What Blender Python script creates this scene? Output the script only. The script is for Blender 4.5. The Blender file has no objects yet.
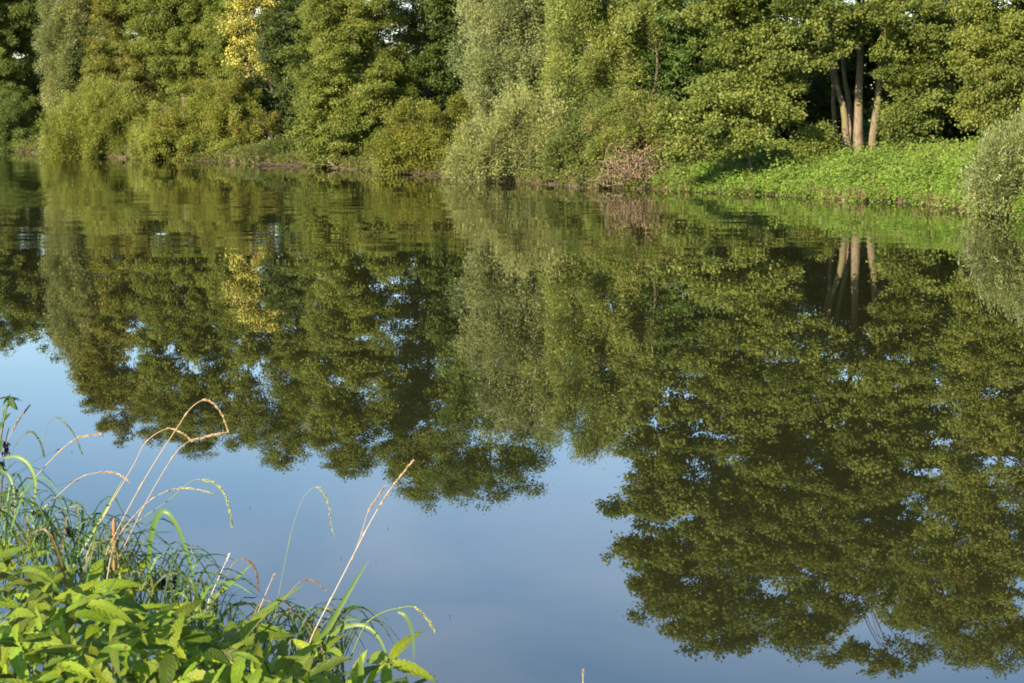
import bpy, math
import numpy as np

# ------------------------------------------------------------------ camera, sky, sun, exposure
S = bpy.context.scene
COL = S.collection
F = 2000.0                      # focal length in pixels of the 1024 px wide picture
HC = 4.0                        # eye height above the water
PITCH = math.atan((341.5 - 96) / F)
cam_d = bpy.data.cameras.new('camera')
cam = bpy.data.objects.new('camera', cam_d)
COL.objects.link(cam)
cam_d.sensor_width = 36.0
cam_d.lens = 36.0 * F / 1024
cam_d.clip_start = 0.1
cam_d.clip_end = 6000
cam.location = (0, 0, HC)
cam.rotation_euler = (math.pi / 2 - PITCH, 0, 0)
S.camera = cam

SUN_AZ = math.radians(-142)     # clockwise from +Y: behind the camera, to the left
SUN_EL = math.radians(24)
world = bpy.data.worlds.new('World')
S.world = world
world.use_nodes = True
wn = world.node_tree
sky = wn.nodes.new('ShaderNodeTexSky')
sky.sky_type = 'NISHITA'
sky.sun_disc = False
sky.sun_elevation = SUN_EL
sky.sun_rotation = SUN_AZ
sky.air_density = 1.0
sky.dust_density = 0.1
sky.ozone_density = 3.0
hs = wn.nodes.new('ShaderNodeHueSaturation')
hs.inputs['Saturation'].default_value = 1.04
wn.links.new(sky.outputs[0], hs.inputs['Color'])
# a few thin veils of high cloud
wc = wn.nodes.new('ShaderNodeTexCoord')
wm = wn.nodes.new('ShaderNodeMapping')
wm.inputs['Scale'].default_value = (3.0, 3.0, 9.0)
wn.links.new(wc.outputs['Generated'], wm.inputs[0])
wz = wn.nodes.new('ShaderNodeTexNoise')
wz.inputs['Scale'].default_value = 1.6
wz.inputs['Detail'].default_value = 5
wz.inputs['Distortion'].default_value = 0.6
wn.links.new(wm.outputs[0], wz.inputs[0])
wr = wn.nodes.new('ShaderNodeMapRange')
wr.inputs[1].default_value, wr.inputs[2].default_value = 0.42, 0.75
wr.inputs[3].default_value, wr.inputs[4].default_value = 0.0, 0.30
wn.links.new(wz.outputs[0], wr.inputs[0])
wx = wn.nodes.new('ShaderNodeMix')
wx.data_type = 'RGBA'
wx.inputs[7].default_value = (6.2, 6.6, 7.6, 1)
wn.links.new(wr.outputs[0], wx.inputs[0])
wn.links.new(hs.outputs[0], wx.inputs[6])
wn.links.new(wx.outputs[2], wn.nodes['Background'].inputs[0])
wn.nodes['Background'].inputs[1].default_value = 0.105

sun_d = bpy.data.lights.new('sun', 'SUN')
sun_d.energy = 5.0
sun_d.angle = math.radians(0.5)
sun_d.color = (1.0, 0.87, 0.68)
sun = bpy.data.objects.new('sun', sun_d)
COL.objects.link(sun)
sun.rotation_euler = (math.pi / 2 - SUN_EL, 0, math.pi - SUN_AZ)
S.view_settings.view_transform = 'Standard'
S.view_settings.look = 'None'
S.view_settings.exposure = 1.35
S.view_settings.gamma = 1.0
S.view_settings.use_curve_mapping = False
S.cycles.filter_width = 1.9
S.cycles.max_bounces = 7
S.cycles.diffuse_bounces = 3
S.cycles.glossy_bounces = 3
S.cycles.transmission_bounces = 4
S.cycles.transparent_max_bounces = 4

# ------------------------------------------------------------------ pixel <-> world
CP, SP = math.cos(PITCH), math.sin(PITCH)


def X_at(px, D, py=190.0):
    v = (341.5 - py) / F
    return (px - 512) / F / (CP + v * SP) * D


def Z_at(py, D):
    v = (341.5 - py) / F
    return HC + D * (v * CP - SP) / (CP + v * SP)


def at(px, py, D):
    return np.array([X_at(px, D, py), D, Z_at(py, D)])


BANK_PX = [(-260, 152.5), (-60, 151), (0, 150.5), (45, 154), (100, 157), (180, 160), (260, 164), (330, 168), (440, 176),
           (500, 181), (560, 186), (640, 189), (700, 192), (800, 197), (900, 203), (960, 208), (1024, 220), (1150, 236), (1400, 262), (1900, 280), (3500, 320)]


def d_water(py):
    v = (341.5 - py) / F
    return HC * (CP + v * SP) / (SP - v * CP)


BX = np.array([X_at(p, d_water(y), y) for p, y in BANK_PX])
BY = np.array([d_water(y) for p, y in BANK_PX])
_bxs = np.linspace(BX[0], BX[-1], 900)
_bys = np.interp(_bxs, BX, BY)
_k = np.hanning(31)
_k /= _k.sum()
_bys[15:-15] = np.convolve(_bys, _k, mode='valid')
_bys += 0.5 * np.sin(_bxs * 1.3) + 0.35 * np.sin(_bxs * 3.1 + 1) + 0.22 * np.sin(_bxs * 7.3 + 2)


def bank_Y(X):
    return np.interp(X, _bxs, _bys)


def D_bank(px):
    """distance of the far waterline in pixel column px"""
    p = np.array([b[0] for b in BANK_PX], float)
    y = np.array([d_water(b[1]) for b in BANK_PX])
    return float(np.interp(px, p, y))


def sstep(a, b, x):
    t = np.clip((x - a) / (b - a), 0, 1)
    return t * t * (3 - 2 * t)


def wob(X, Y, s=1.0):
    return (np.sin(X * 1.7 * s + 0.3) * np.cos(Y * 1.3 * s + 1.1) + 0.6 * np.sin(X * 3.9 * s + Y * 2.7 * s) +
            0.4 * np.cos(X * 7.1 * s - Y * 6.3 * s)) / 2


SUNV = np.array([math.sin(SUN_AZ) * math.cos(SUN_EL), math.cos(SUN_AZ) * math.cos(SUN_EL), math.sin(SUN_EL)])


def ground_h(X, Y):
    d = (Y - bank_Y(X)) * 0.58
    w = sstep(4.5, 7.5, X)
    lip = 0.16 * sstep(-0.05, 0.3, d)
    left = lip + 0.35 * sstep(0.3, 3, d) + 0.7 * sstep(3, 14, d)
    right = lip * 0.8 + 1.0 * sstep(0.0, 4.4, d) + 0.35 * sstep(4, 14, d)
    land = left * (1 - w) + right * w + 0.06 * wob(X, Y, 1.2) * sstep(0.1, 1, d)
    land += 6.0 * sstep(40, 900, d)
    far = np.where(d > 0, land, np.maximum(-1.5, d * 0.5))
    near = 2.25 - np.maximum(0, Y - 2.6) * 0.46 + 0.03 * wob(X, Y, 4)
    near = np.maximum(near, -1.5)
    side = np.minimum(1.2, (-X - 120) * 0.3 - 1.0)
    return np.maximum(np.maximum(far, near), np.maximum(side, -1.5))


# ------------------------------------------------------------------ materials
def new_mat(name):
    m = bpy.data.materials.new(name)
    m.use_nodes = True
    nt = m.node_tree
    for n in list(nt.nodes):
        nt.nodes.remove(n)
    out = nt.nodes.new('ShaderNodeOutputMaterial')
    return m, nt, out


def leaf_mat(name, under=(1.0, 1.0, 1.0), trans=0.35, rough=0.5, spec=0.35, veins=False):
    m, nt, out = new_mat(name)
    N, L = nt.nodes.new, nt.links.new
    a = N('ShaderNodeAttribute')
    a.attribute_name = 'tint'
    geo = N('ShaderNodeNewGeometry')
    mul = N('ShaderNodeMix')
    mul.data_type = 'RGBA'
    mul.blend_type = 'MULTIPLY'
    mul.inputs[7].default_value = (*under, 1)
    L(geo.outputs['Backfacing'], mul.inputs[0])
    src = a.outputs['Color']
    p = N('ShaderNodeBsdfPrincipled')
    if veins:
        uv = N('ShaderNodeUVMap')
        uv.uv_map = 'leaf_uv'
        sep = N('ShaderNodeSeparateXYZ')
        L(uv.outputs[0], sep.inputs[0])

        def M(op, *args):
            q = N('ShaderNodeMath')
            q.operation = op
            for i, x in enumerate(args):
                if isinstance(x, (int, float)):
                    q.inputs[i].default_value = x
                else:
                    L(x, q.inputs[i])
            return q.outputs[0]
        u = M('ABSOLUTE', sep.outputs[0])
        ph = M('FRACT', M('MULTIPLY', M('SUBTRACT', sep.outputs[1], M('MULTIPLY', u, 0.2)), 8.0))
        side = M('LESS_THAN', M('ABSOLUTE', M('SUBTRACT', ph, 0.5)), 0.09)
        mid = M('LESS_THAN', u, 0.07)
        v = M('MAXIMUM', M('MULTIPLY', side, 0.55), mid)
        mv = N('ShaderNodeMix')
        mv.data_type = 'RGBA'
        mv.blend_type = 'MULTIPLY'
        mv.inputs[7].default_value = (1.28, 1.2, 1.25, 1)
        L(v, mv.inputs[0])
        L(src, mv.inputs[6])
        # soft blotches of the blade's own colour
        ns = N('ShaderNodeTexNoise')
        ns.inputs['Scale'].default_value = 45
        mr = N('ShaderNodeMapRange')
        mr.inputs[1].default_value, mr.inputs[2].default_value = 0.3, 0.7
        mr.inputs[3].default_value, mr.inputs[4].default_value = 0.78, 1.15
        L(ns.outputs[0], mr.inputs[0])
        mb = N('ShaderNodeVectorMath')
        mb.operation = 'SCALE'
        L(mv.outputs[2], mb.inputs[0])
        L(mr.outputs[0], mb.inputs[3])
        # brown specks and nibbled, withered spots
        sp_ = N('ShaderNodeTexNoise')
        sp_.inputs['Scale'].default_value = 130
        sp_.inputs['Detail'].default_value = 3
        sr = N('ShaderNodeMapRange')
        sr.inputs[1].default_value, sr.inputs[2].default_value = 0.64, 0.70
        L(sp_.outputs[0], sr.inputs[0])
        sm = N('ShaderNodeMix')
        sm.data_type = 'RGBA'
        sm.inputs[7].default_value = (0.13, 0.075, 0.025, 1)
        L(sr.outputs[0], sm.inputs[0])
        L(mb.outputs[0], sm.inputs[6])
        src = sm.outputs[2]
        hgt = M('SUBTRACT', M('COSINE', M('MULTIPLY', M('SUBTRACT', ph, 0.5), 6.283)), M('MULTIPLY', mid, 2.0))
        bp = N('ShaderNodeBump')
        bp.inputs['Strength'].default_value = 0.3
        bp.inputs['Distance'].default_value = 0.0012
        L(hgt, bp.inputs['Height'])
        L(bp.outputs[0], p.inputs['Normal'])
    L(src, mul.inputs[6])
    col = mul.outputs[2]
    p.inputs['Roughness'].default_value = rough
    p.inputs['Specular IOR Level'].default_value = spec
    L(col, p.inputs['Base Color'])
    t = N('ShaderNodeBsdfTranslucent')
    tc = N('ShaderNodeMix')
    tc.data_type = 'RGBA'
    tc.blend_type = 'MULTIPLY'
    tc.inputs[0].default_value = 1
    tc.inputs[7].default_value = (1.25, 1.35, 0.6, 1)
    L(col, tc.inputs[6])
    L(tc.outputs[2], t.inputs[0])
    mx = N('ShaderNodeMixShader')
    mx.inputs[0].default_value = trans
    L(p.outputs[0], mx.inputs[1])
    L(t.outputs[0], mx.inputs[2])
    L(mx.outputs[0], out.inputs[0])
    return m


def bark_mat(name, c1, c2, scale=6.0, moss=None):
    m, nt, out = new_mat(name)
    N, L = nt.nodes.new, nt.links.new
    tc = N('ShaderNodeTexCoord')
    mp = N('ShaderNodeMapping')
    mp.inputs['Scale'].default_value = (scale * 2.2, scale * 2.2, scale * 0.5)
    L(tc.outputs['Object'], mp.inputs[0])
    n = N('ShaderNodeTexNoise')
    n.inputs['Scale'].default_value = 1.0
    n.inputs['Detail'].default_value = 6
    L(mp.outputs[0], n.inputs[0])
    r = N('ShaderNodeValToRGB')
    r.color_ramp.elements[0].position, r.color_ramp.elements[0].color = 0.35, (*c1, 1)
    r.color_ramp.elements[1].position, r.color_ramp.elements[1].color = 0.68, (*c2, 1)
    L(n.outputs[0], r.inputs[0])
    col = r.outputs[0]
    if moss:
        n2 = N('ShaderNodeTexNoise')
        n2.inputs['Scale'].default_value = 0.9
        n2.inputs['Detail'].default_value = 3
        L(tc.outputs['Object'], n2.inputs[0])
        mr = N('ShaderNodeMapRange')
        mr.inputs[1].default_value, mr.inputs[2].default_value = 0.48, 0.62
        L(n2.outputs[0], mr.inputs[0])
        mx = N('ShaderNodeMix')
        mx.data_type = 'RGBA'
        mx.inputs[7].default_value = (*moss, 1)
        L(mr.outputs[0], mx.inputs[0])
        L(col, mx.inputs[6])
        col = mx.outputs[2]
    p = N('ShaderNodeBsdfPrincipled')
    p.inputs['Roughness'].default_value = 0.9
    p.inputs['Specular IOR Level'].default_value = 0.2
    L(col, p.inputs['Base Color'])
    b = N('ShaderNodeBump')
    b.inputs['Strength'].default_value = 0.8
    b.inputs['Distance'].default_value = 0.03
    L(n.outputs[0], b.inputs['Height'])
    L(b.outputs[0], p.inputs['Normal'])
    L(p.outputs[0], out.inputs[0])
    return m


LEAF = leaf_mat('broad_leaves', under=(1.15, 1.12, 1.25), trans=0.34, spec=0.22)
WILLOW = leaf_mat('silver_leaves', under=(1.5, 1.45, 1.9), trans=0.28, rough=0.45, spec=0.35)
WEED = leaf_mat('weed_leaves', under=(1.0, 1.0, 1.15), trans=0.42, rough=0.5, spec=0.25, veins=True)
BLADE = leaf_mat('grass_blades', trans=0.35, rough=0.42, spec=0.4)
STRAW = leaf_mat('dry_straw', trans=0.15, rough=0.6, spec=0.25)
BARK = bark_mat('grey_brown_bark', (0.07, 0.05, 0.035), (0.22, 0.17, 0.115))
BARK_PALE = bark_mat('pale_alder_bark', (0.10, 0.072, 0.045), (0.23, 0.18, 0.12), scale=7.0, moss=(0.15, 0.135, 0.06))
BARK_MOSS = bark_mat('mossy_bark', (0.16, 0.12, 0.07), (0.38, 0.30, 0.18), scale=4.0, moss=(0.28, 0.28, 0.08))
DEAD = bark_mat('dead_vine', (0.10, 0.075, 0.045), (0.34, 0.27, 0.16), scale=3.0)
STEM = bark_mat('green_stem', (0.10, 0.13, 0.03), (0.20, 0.17, 0.06), scale=20)
WET = bark_mat('wet_bark', (0.025, 0.018, 0.012), (0.09, 0.06, 0.04), scale=9.0)


def ground_material():
    m, nt, out = new_mat('bank_soil')
    N, L = nt.nodes.new, nt.links.new
    g = N('ShaderNodeNewGeometry')
    sep = N('ShaderNodeSeparateXYZ')
    L(g.outputs['Position'], sep.inputs[0])
    n = N('ShaderNodeTexNoise')
    n.inputs['Scale'].default_value = 1.6
    n.inputs['Detail'].default_value = 8
    L(g.outputs['Position'], n.inputs[0])
    soil = N('ShaderNodeValToRGB')
    soil.color_ramp.elements[0].position, soil.color_ramp.elements[0].color = 0.32, (0.028, 0.019, 0.011, 1)
    soil.color_ramp.elements[1].position, soil.color_ramp.elements[1].color = 0.72, (0.13, 0.09, 0.05, 1)
    L(n.outputs[0], soil.inputs[0])
    n2 = N('ShaderNodeTexNoise')
    n2.inputs['Scale'].default_value = 0.8
    n2.inputs['Detail'].default_value = 7
    L(g.outputs['Position'], n2.inputs[0])
    herb = N('ShaderNodeValToRGB')
    herb.color_ramp.elements[0].position, herb.color_ramp.elements[0].color = 0.35, (0.035, 0.035, 0.014, 1)
    herb.color_ramp.elements[1].position, herb.color_ramp.elements[1].color = 0.7, (0.07, 0.085, 0.02, 1)
    L(n2.outputs[0], herb.inputs[0])
    mr = N('ShaderNodeMapRange')
    mr.inputs[1].default_value, mr.inputs[2].default_value = 0.25, 0.55
    ad = N('ShaderNodeMath')
    ad.operation = 'ADD'
    sc = N('ShaderNodeMath')
    sc.operation = 'MULTIPLY_ADD'
    sc.inputs[1].default_value, sc.inputs[2].default_value = 0.5, -0.25
    L(n2.outputs[0], sc.inputs[0])
    L(sep.outputs[2], ad.inputs[0])
    L(sc.outputs[0], ad.inputs[1])
    L(ad.outputs[0], mr.inputs[0])
    mx = N('ShaderNodeMix')
    mx.data_type = 'RGBA'
    L(mr.outputs[0], mx.inputs[0])
    L(soil.outputs[0], mx.inputs[6])
    L(herb.outputs[0], mx.inputs[7])
    p = N('ShaderNodeBsdfPrincipled')
    p.inputs['Roughness'].default_value = 0.95
    L(mx.outputs[2], p.inputs['Base Color'])
    b = N('ShaderNodeBump')
    b.inputs['Strength'].default_value = 1.0
    b.inputs['Distance'].default_value = 0.08
    L(n.outputs[0], b.inputs['Height'])
    L(b.outputs[0], p.inputs['Normal'])
    L(p.outputs[0], out.inputs[0])
    return m


def water_material():
    m, nt, out = new_mat('pond_water')
    N, L = nt.nodes.new, nt.links.new
    g = N('ShaderNodeNewGeometry')
    sep = N('ShaderNodeSeparateXYZ')
    L(g.outputs['Position'], sep.inputs[0])

    def noise(scale_xyz, detail, dist=0.0, rot=0.0):
        mp = N('ShaderNodeMapping')
        mp.inputs['Scale'].default_value = scale_xyz
        mp.inputs['Rotation'].default_value = (0, 0, rot)
        L(g.outputs['Position'], mp.inputs[0])
        t = N('ShaderNodeTexNoise')
        t.inputs['Scale'].default_value = 1.0
        t.inputs['Detail'].default_value = detail
        t.inputs['Distortion'].default_value = dist
        L(mp.outputs[0], t.inputs[0])
        return t

    def vmath(op, a, b):
        q = N('ShaderNodeVectorMath')
        q.operation = op
        for i, x in ((0, a), (1, b)):
            if isinstance(x, tuple):
                q.inputs[i].default_value = x
            else:
                L(x, q.inputs[i])
        return q.outputs[0]

    def scaled(v, s):
        q = N('ShaderNodeVectorMath')
        q.operation = 'SCALE'
        L(v, q.inputs[0])
        if isinstance(s, float):
            q.inputs[3].default_value = s
        else:
            L(s, q.inputs[3])
        return q.outputs[0]

    def mrange(x, a, b, c, d):
        q = N('ShaderNodeMapRange')
        q.interpolation_type = 'SMOOTHSTEP'
        L(x, q.inputs[0])
        for i, v in enumerate((a, b, c, d)):
            q.inputs[i + 1].default_value = v
        return q.outputs[0]

    def mul(a, b):
        q = N('ShaderNodeMath')
        q.operation = 'MULTIPLY'
        L(a, q.inputs[0])
        if isinstance(b, float):
            q.inputs[1].default_value = b
        else:
            L(b, q.inputs[1])
        return q.outputs[0]
    # a breeze touches the far water; the near water lies still
    far = mul(mrange(sep.outputs[1], 49, 56, 0.0, 1.0), mrange(noise((0.03, 0.09, 1), 2).outputs[0], 0.3, 0.6, 0.25, 1.0))
    rip = noise((0.16, 0.85, 1), 2.5, 0.3)
    fine = noise((0.9, 3.6, 1), 2.0)
    swell = noise((0.10, 0.22, 1), 2.0)
    v1 = scaled(scaled(vmath('SUBTRACT', rip.outputs['Color'], (0.5, 0.5, 0.5)), 0.042), far)
    v2 = scaled(scaled(vmath('SUBTRACT', fine.outputs['Color'], (0.5, 0.5, 0.5)), 0.020), far)
    v3 = scaled(vmath('SUBTRACT', swell.outputs['Color'], (0.5, 0.5, 0.5)), 0.005)
    v4 = scaled(vmath('SUBTRACT', noise((0.5, 1.6, 1), 2).outputs['Color'], (0.5, 0.5, 0.5)), 0.0025)
    tot = vmath('ADD', vmath('ADD', v1, v2), vmath('ADD', v3, v4))
    tot = vmath('MULTIPLY', tot, (0.45, 1.0, 0.0))
    nrm = vmath('NORMALIZE', vmath('ADD', tot, (0, 0, 1.0)), (0, 0, 0))
    p = N('ShaderNodeBsdfPrincipled')
    p.inputs['Base Color'].default_value = (0.019, 0.020, 0.007, 1)
    p.inputs['Roughness'].default_value = 0.0
    p.inputs['IOR'].default_value = 1.52
    L(nrm, p.inputs['Normal'])
    L(p.outputs[0], out.inputs[0])
    return m


# ------------------------------------------------------------------ mesh helpers
def link(name, me, mats, parent=None):
    o = bpy.data.objects.new(name, me)
    COL.objects.link(o)
    for m in (mats if isinstance(mats, (list, tuple)) else [mats]):
        me.materials.append(m)
    if parent is not None:
        o.parent = parent
    return o


def raw_mesh(name, V, loops, starts, smooth=True):
    me = bpy.data.meshes.new(name)
    V = np.asarray(V, np.float32)
    me.vertices.add(len(V))
    me.vertices.foreach_set('co', V.ravel())
    me.loops.add(len(loops))
    me.loops.foreach_set('vertex_index', np.asarray(loops, np.int32))
    me.polygons.add(len(starts))
    me.polygons.foreach_set('loop_start', np.asarray(starts, np.int32))
    if smooth:
        me.polygons.foreach_set('use_smooth', np.ones(len(starts), bool))
    me.update(calc_edges=True)
    return me


def quad_mesh(name, V, Q, smooth=True):
    Q = np.asarray(Q, np.int32)
    return raw_mesh(name, V, Q.ravel(), np.arange(len(Q)) * 4, smooth)


def set_tint(me, C):
    a = me.attributes.new('tint', 'FLOAT_COLOR', 'FACE')
    c = np.ones((len(C), 4), np.float32)
    c[:, :3] = C
    a.data.foreach_set('color', c.ravel())


def thing(name, label, cat, loc=(0, 0, 0), group=None):
    o = bpy.data.objects.new(name, None)
    o.empty_display_size = 0.3
    COL.objects.link(o)
    o.location = [float(v) for v in loc]
    tag(o, label, cat, group)
    return o


def tag(o, label, cat, group=None):
    o['label'] = label
    o['category'] = cat
    if group:
        o['group'] = group
    return o


def unit(v):
    return v / np.maximum(np.linalg.norm(v, axis=-1, keepdims=True), 1e-9)


class Tubes:
    """many tapered tubes collected into one mesh (the branches of one tree, one stalk with its twigs)"""

    def __init__(self):
        self.V, self.Q, self.n = [], [], 0

    def add(self, pts, rad, sides=6):
        P = np.asarray(pts, float)
        k = len(P)
        R = np.broadcast_to(np.asarray(rad, float), (k,)) if np.ndim(rad) else np.full(k, float(rad))
        T = unit(np.gradient(P, axis=0))
        ref = np.array([0.31, 0.17, 0.93]) if abs(T[0, 2]) < 0.8 else np.array([0.93, 0.17, 0.31])
        A = unit(np.cross(T, ref))
        B = np.cross(T, A)
        th = np.arange(sides) * 2 * math.pi / sides
        ring = P[:, None] + R[:, None, None] * (np.cos(th)[None, :, None] * A[:, None] + np.sin(th)[None, :, None] * B[:, None])
        self.V.append(ring.reshape(-1, 3))
        i = np.arange(k - 1)[:, None] * sides
        j = np.arange(sides)[None, :]
        j2 = (j + 1) % sides
        self.Q.append(np.stack([i + j, i + j2, i + sides + j2, i + sides + j], -1).reshape(-1, 4) + self.n)
        self.n += k * sides

    def build(self, name, mat, parent=None, tint=None):
        me = quad_mesh(name, np.concatenate(self.V), np.concatenate(self.Q))
        if tint is not None:
            set_tint(me, np.tile(np.asarray(tint, float), (len(me.polygons), 1)))
        return link(name, me, mat, parent)


def spline(pts, n=12):
    """smooth curve through the points (Catmull-Rom)"""
    P = np.asarray(pts, float)
    P = np.vstack([2 * P[0] - P[1], P, 2 * P[-1] - P[-2]])
    m = len(P) - 3
    t = np.linspace(0, m - 1e-6, n)
    i = t.astype(int)
    f = (t - i)[:, None]
    a, b, c, d = P[i], P[i + 1], P[i + 2], P[i + 3]
    return 0.5 * (2 * b + (c - a) * f + (2 * a - 5 * b + 4 * c - d) * f ** 2 + (3 * b - a - 3 * c + d) * f ** 3)


def leaf_quads(C, d, nrm, L, W):
    """pointed leaf faces: rhombi with their widest place towards the stalk"""
    d = unit(d)
    s = unit(np.cross(d, nrm))
    L, W = L[:, None], W[:, None]
    V = np.stack([C - d * L * 0.5, C + s * W * 0.5 - d * L * 0.08, C + d * L * 0.5, C - s * W * 0.5 - d * L * 0.08], 1)
    return V.reshape(-1, 3)


def leaf_mesh(name, V, C, mat, parent):
    n = len(C)
    me = quad_mesh(name, V, np.arange(n * 4).reshape(-1, 4), smooth=False)
    set_tint(me, C)
    return link(name, me, mat, parent)


def lump(D, rng, amp):
    """uneven outline: a radius factor for each direction"""
    f = np.zeros(len(D))
    for k in range(7):
        a = rng.normal(size=3) * (1.6 + k * 0.9)
        f += np.sin(D @ a + rng.uniform(0, 6.28)) / (1 + 0.45 * k)
    return 1 + amp * f / 2.2


STYLES = {
    # clump radius, clump flattening, leaf length, width/length, spray sigma, up bias of the normals, droop
    'alder': dict(cr=0.85, flat=0.5, L=0.15, asp=0.8, sp=0.17, up=0.65, droop=0.15, lai=2.3),
    'broad': dict(cr=0.75, flat=0.75, L=0.14, asp=0.62, sp=0.18, up=0.45, droop=0.35, lai=2.2),
    'airy': dict(cr=0.8, flat=0.7, L=0.15, asp=0.62, sp=0.2, up=0.4, droop=0.3, lai=1.5),
    'willow': dict(cr=0.7, flat=1.25, L=0.2, asp=0.26, sp=0.16, up=0.25, droop=-0.35, lai=2.2),
    'wisp': dict(cr=0.6, flat=1.1, L=0.2, asp=0.2, sp=0.16, up=0.2, droop=-0.55, lai=2.4),
    'bush': dict(cr=0.5, flat=0.85, L=0.12, asp=0.6, sp=0.15, up=0.45, droop=0.2, lai=2.4),
}


def crown_leaves(rng, lobes, style, colour, dens=1.0, var=0.16, flecks=None, base=np.zeros(3), amp=0.2, fine=1.0):
    st = STYLES[style]
    Vs, Cs, clumps = [], [], []
    colour = np.array(colour) * np.array([1.24, 1.33, 1.10])
    fine = fine * 0.78
    for (c, r) in lobes:
        c, r = np.array(c, float), np.array(r, float)
        gm = (r[0] * r[1] * r[2]) ** (1 / 3)
        cr = min(st['cr'], gm * 0.55)
        area = 4 * math.pi * gm ** 2
        r = np.maximum(r - 0.25 * cr, 0.6 * r)
        n = int(max(10, area / (math.pi * cr ** 2) * 1.55 * dens))
        D = unit(rng.normal(size=(n, 3)))
        rr = np.where(rng.random(n) < 0.72, rng.uniform(0.78, 1.0, n), rng.uniform(0.3, 0.8, n)) * lump(D, rng, amp)
        stray = rng.random(n) < 0.09
        rr = np.where(stray, rr.max() * rng.uniform(0.95, 1.22, n), rr)
        P = c + D * r * rr[:, None]
        keep = (D[:, 1] < 0.25) | (rng.random(n) < 0.55)
        gh = ground_h(P[:, 0] + base[0], P[:, 1] + base[1]) - base[2]
        keep &= P[:, 2] > gh + 0.15 * cr
        P, D, stray = P[keep], D[keep], stray[keep]
        n = len(P)
        if n == 0:
            continue
        clumps.append(P)
        high = Z_at(-14, P[:, 1] + base[1]) < P[:, 2] + base[2]
        ls = np.where(high, 1.22, 1.0) * fine
        lf = math.pi * cr ** 2 * st['lai'] / (0.5 * st['L'] ** 2 * st['asp'])
        cnt = (lf / ls ** 2 * rng.uniform(0.6, 1.3, n) * np.where(stray, 0.4, 1.0)).astype(int)
        idx = np.repeat(np.arange(n), cnt)
        m = len(idx)
        # sprays inside each clump
        ns = 11
        so = unit(rng.normal(size=(n, ns, 3))) * (rng.random((n, ns, 1)) ** 0.45) * cr * (rng.uniform(0.75, 1.35, n) * np.where(stray, 0.6, 1.0))[:, None, None]
        so[..., 2] *= st['flat']
        so += D[:, None] * cr * 0.15
        sk = rng.integers(0, ns, m)
        off = so[idx, sk]
        g = rng.normal(size=(m, 3)) * st['sp']
        g[:, 2] *= 0.6 if st['flat'] < 0.8 else (1.5 if st['flat'] > 1 else 0.9)
        C = P[idx] + off + g
        ax = unit(off + 0.5 * D[idx] + 0.5 * rng.normal(size=(m, 3)) * cr)
        ax[:, 2] -= st['droop']
        ax += 0.45 * rng.normal(size=(m, 3))
        nr = st['up'] * np.array([0, 0, 1.0]) + 0.45 * D[idx] + 0.38 * rng.normal(size=(m, 3)) + np.array([0, 0, 0.05]) + 0.32 * SUNV
        L = st['L'] * ls[idx] * rng.uniform(0.7, 1.3, m)
        Vs.append(leaf_quads(C, ax, nr, L, L * st['asp']))
        cl = 1 + var * rng.normal(size=(n, 1)) * np.array([1.0, 0.85, 0.9])
        lv = 1 + 0.13 * rng.normal(size=(m, 1)) + 0.05 * rng.normal(size=(m, 3))
        cc = colour * np.clip(cl, 0.5, 1.6)[idx] * np.clip(lv, 0.45, 1.7)
        if flecks:
            fc, fr = flecks
            fcl = rng.random(n) < fr * 2.5
            hit = (rng.random(m) < np.where(fcl[idx], 0.35, fr * 0.35))
            cc[hit] = np.array(fc) * rng.uniform(0.6, 1.3, (hit.sum(), 1))
        Cs.append(cc)
    return np.concatenate(Vs), np.concatenate(Cs), np.concatenate(clumps)


GR_TREE = 'trees along the far bank'
GR_BUSH = 'bushes along the far bank'
GR_BACK = 'trees in the second row of the wood'
_seed = [100]


def px_lobes(D, lobes, base, depth=0.9):
    out = []
    k = D / F
    for lb in lobes:
        x, y, rx, ry = lb[:4]
        dd = lb[4] if len(lb) > 4 else 0.0
        c = at(x, y, D + dd) - base
        out.append((c, (rx * k, min(rx, ry * 1.2) * k * depth, ry * k)))
    return out


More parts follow.
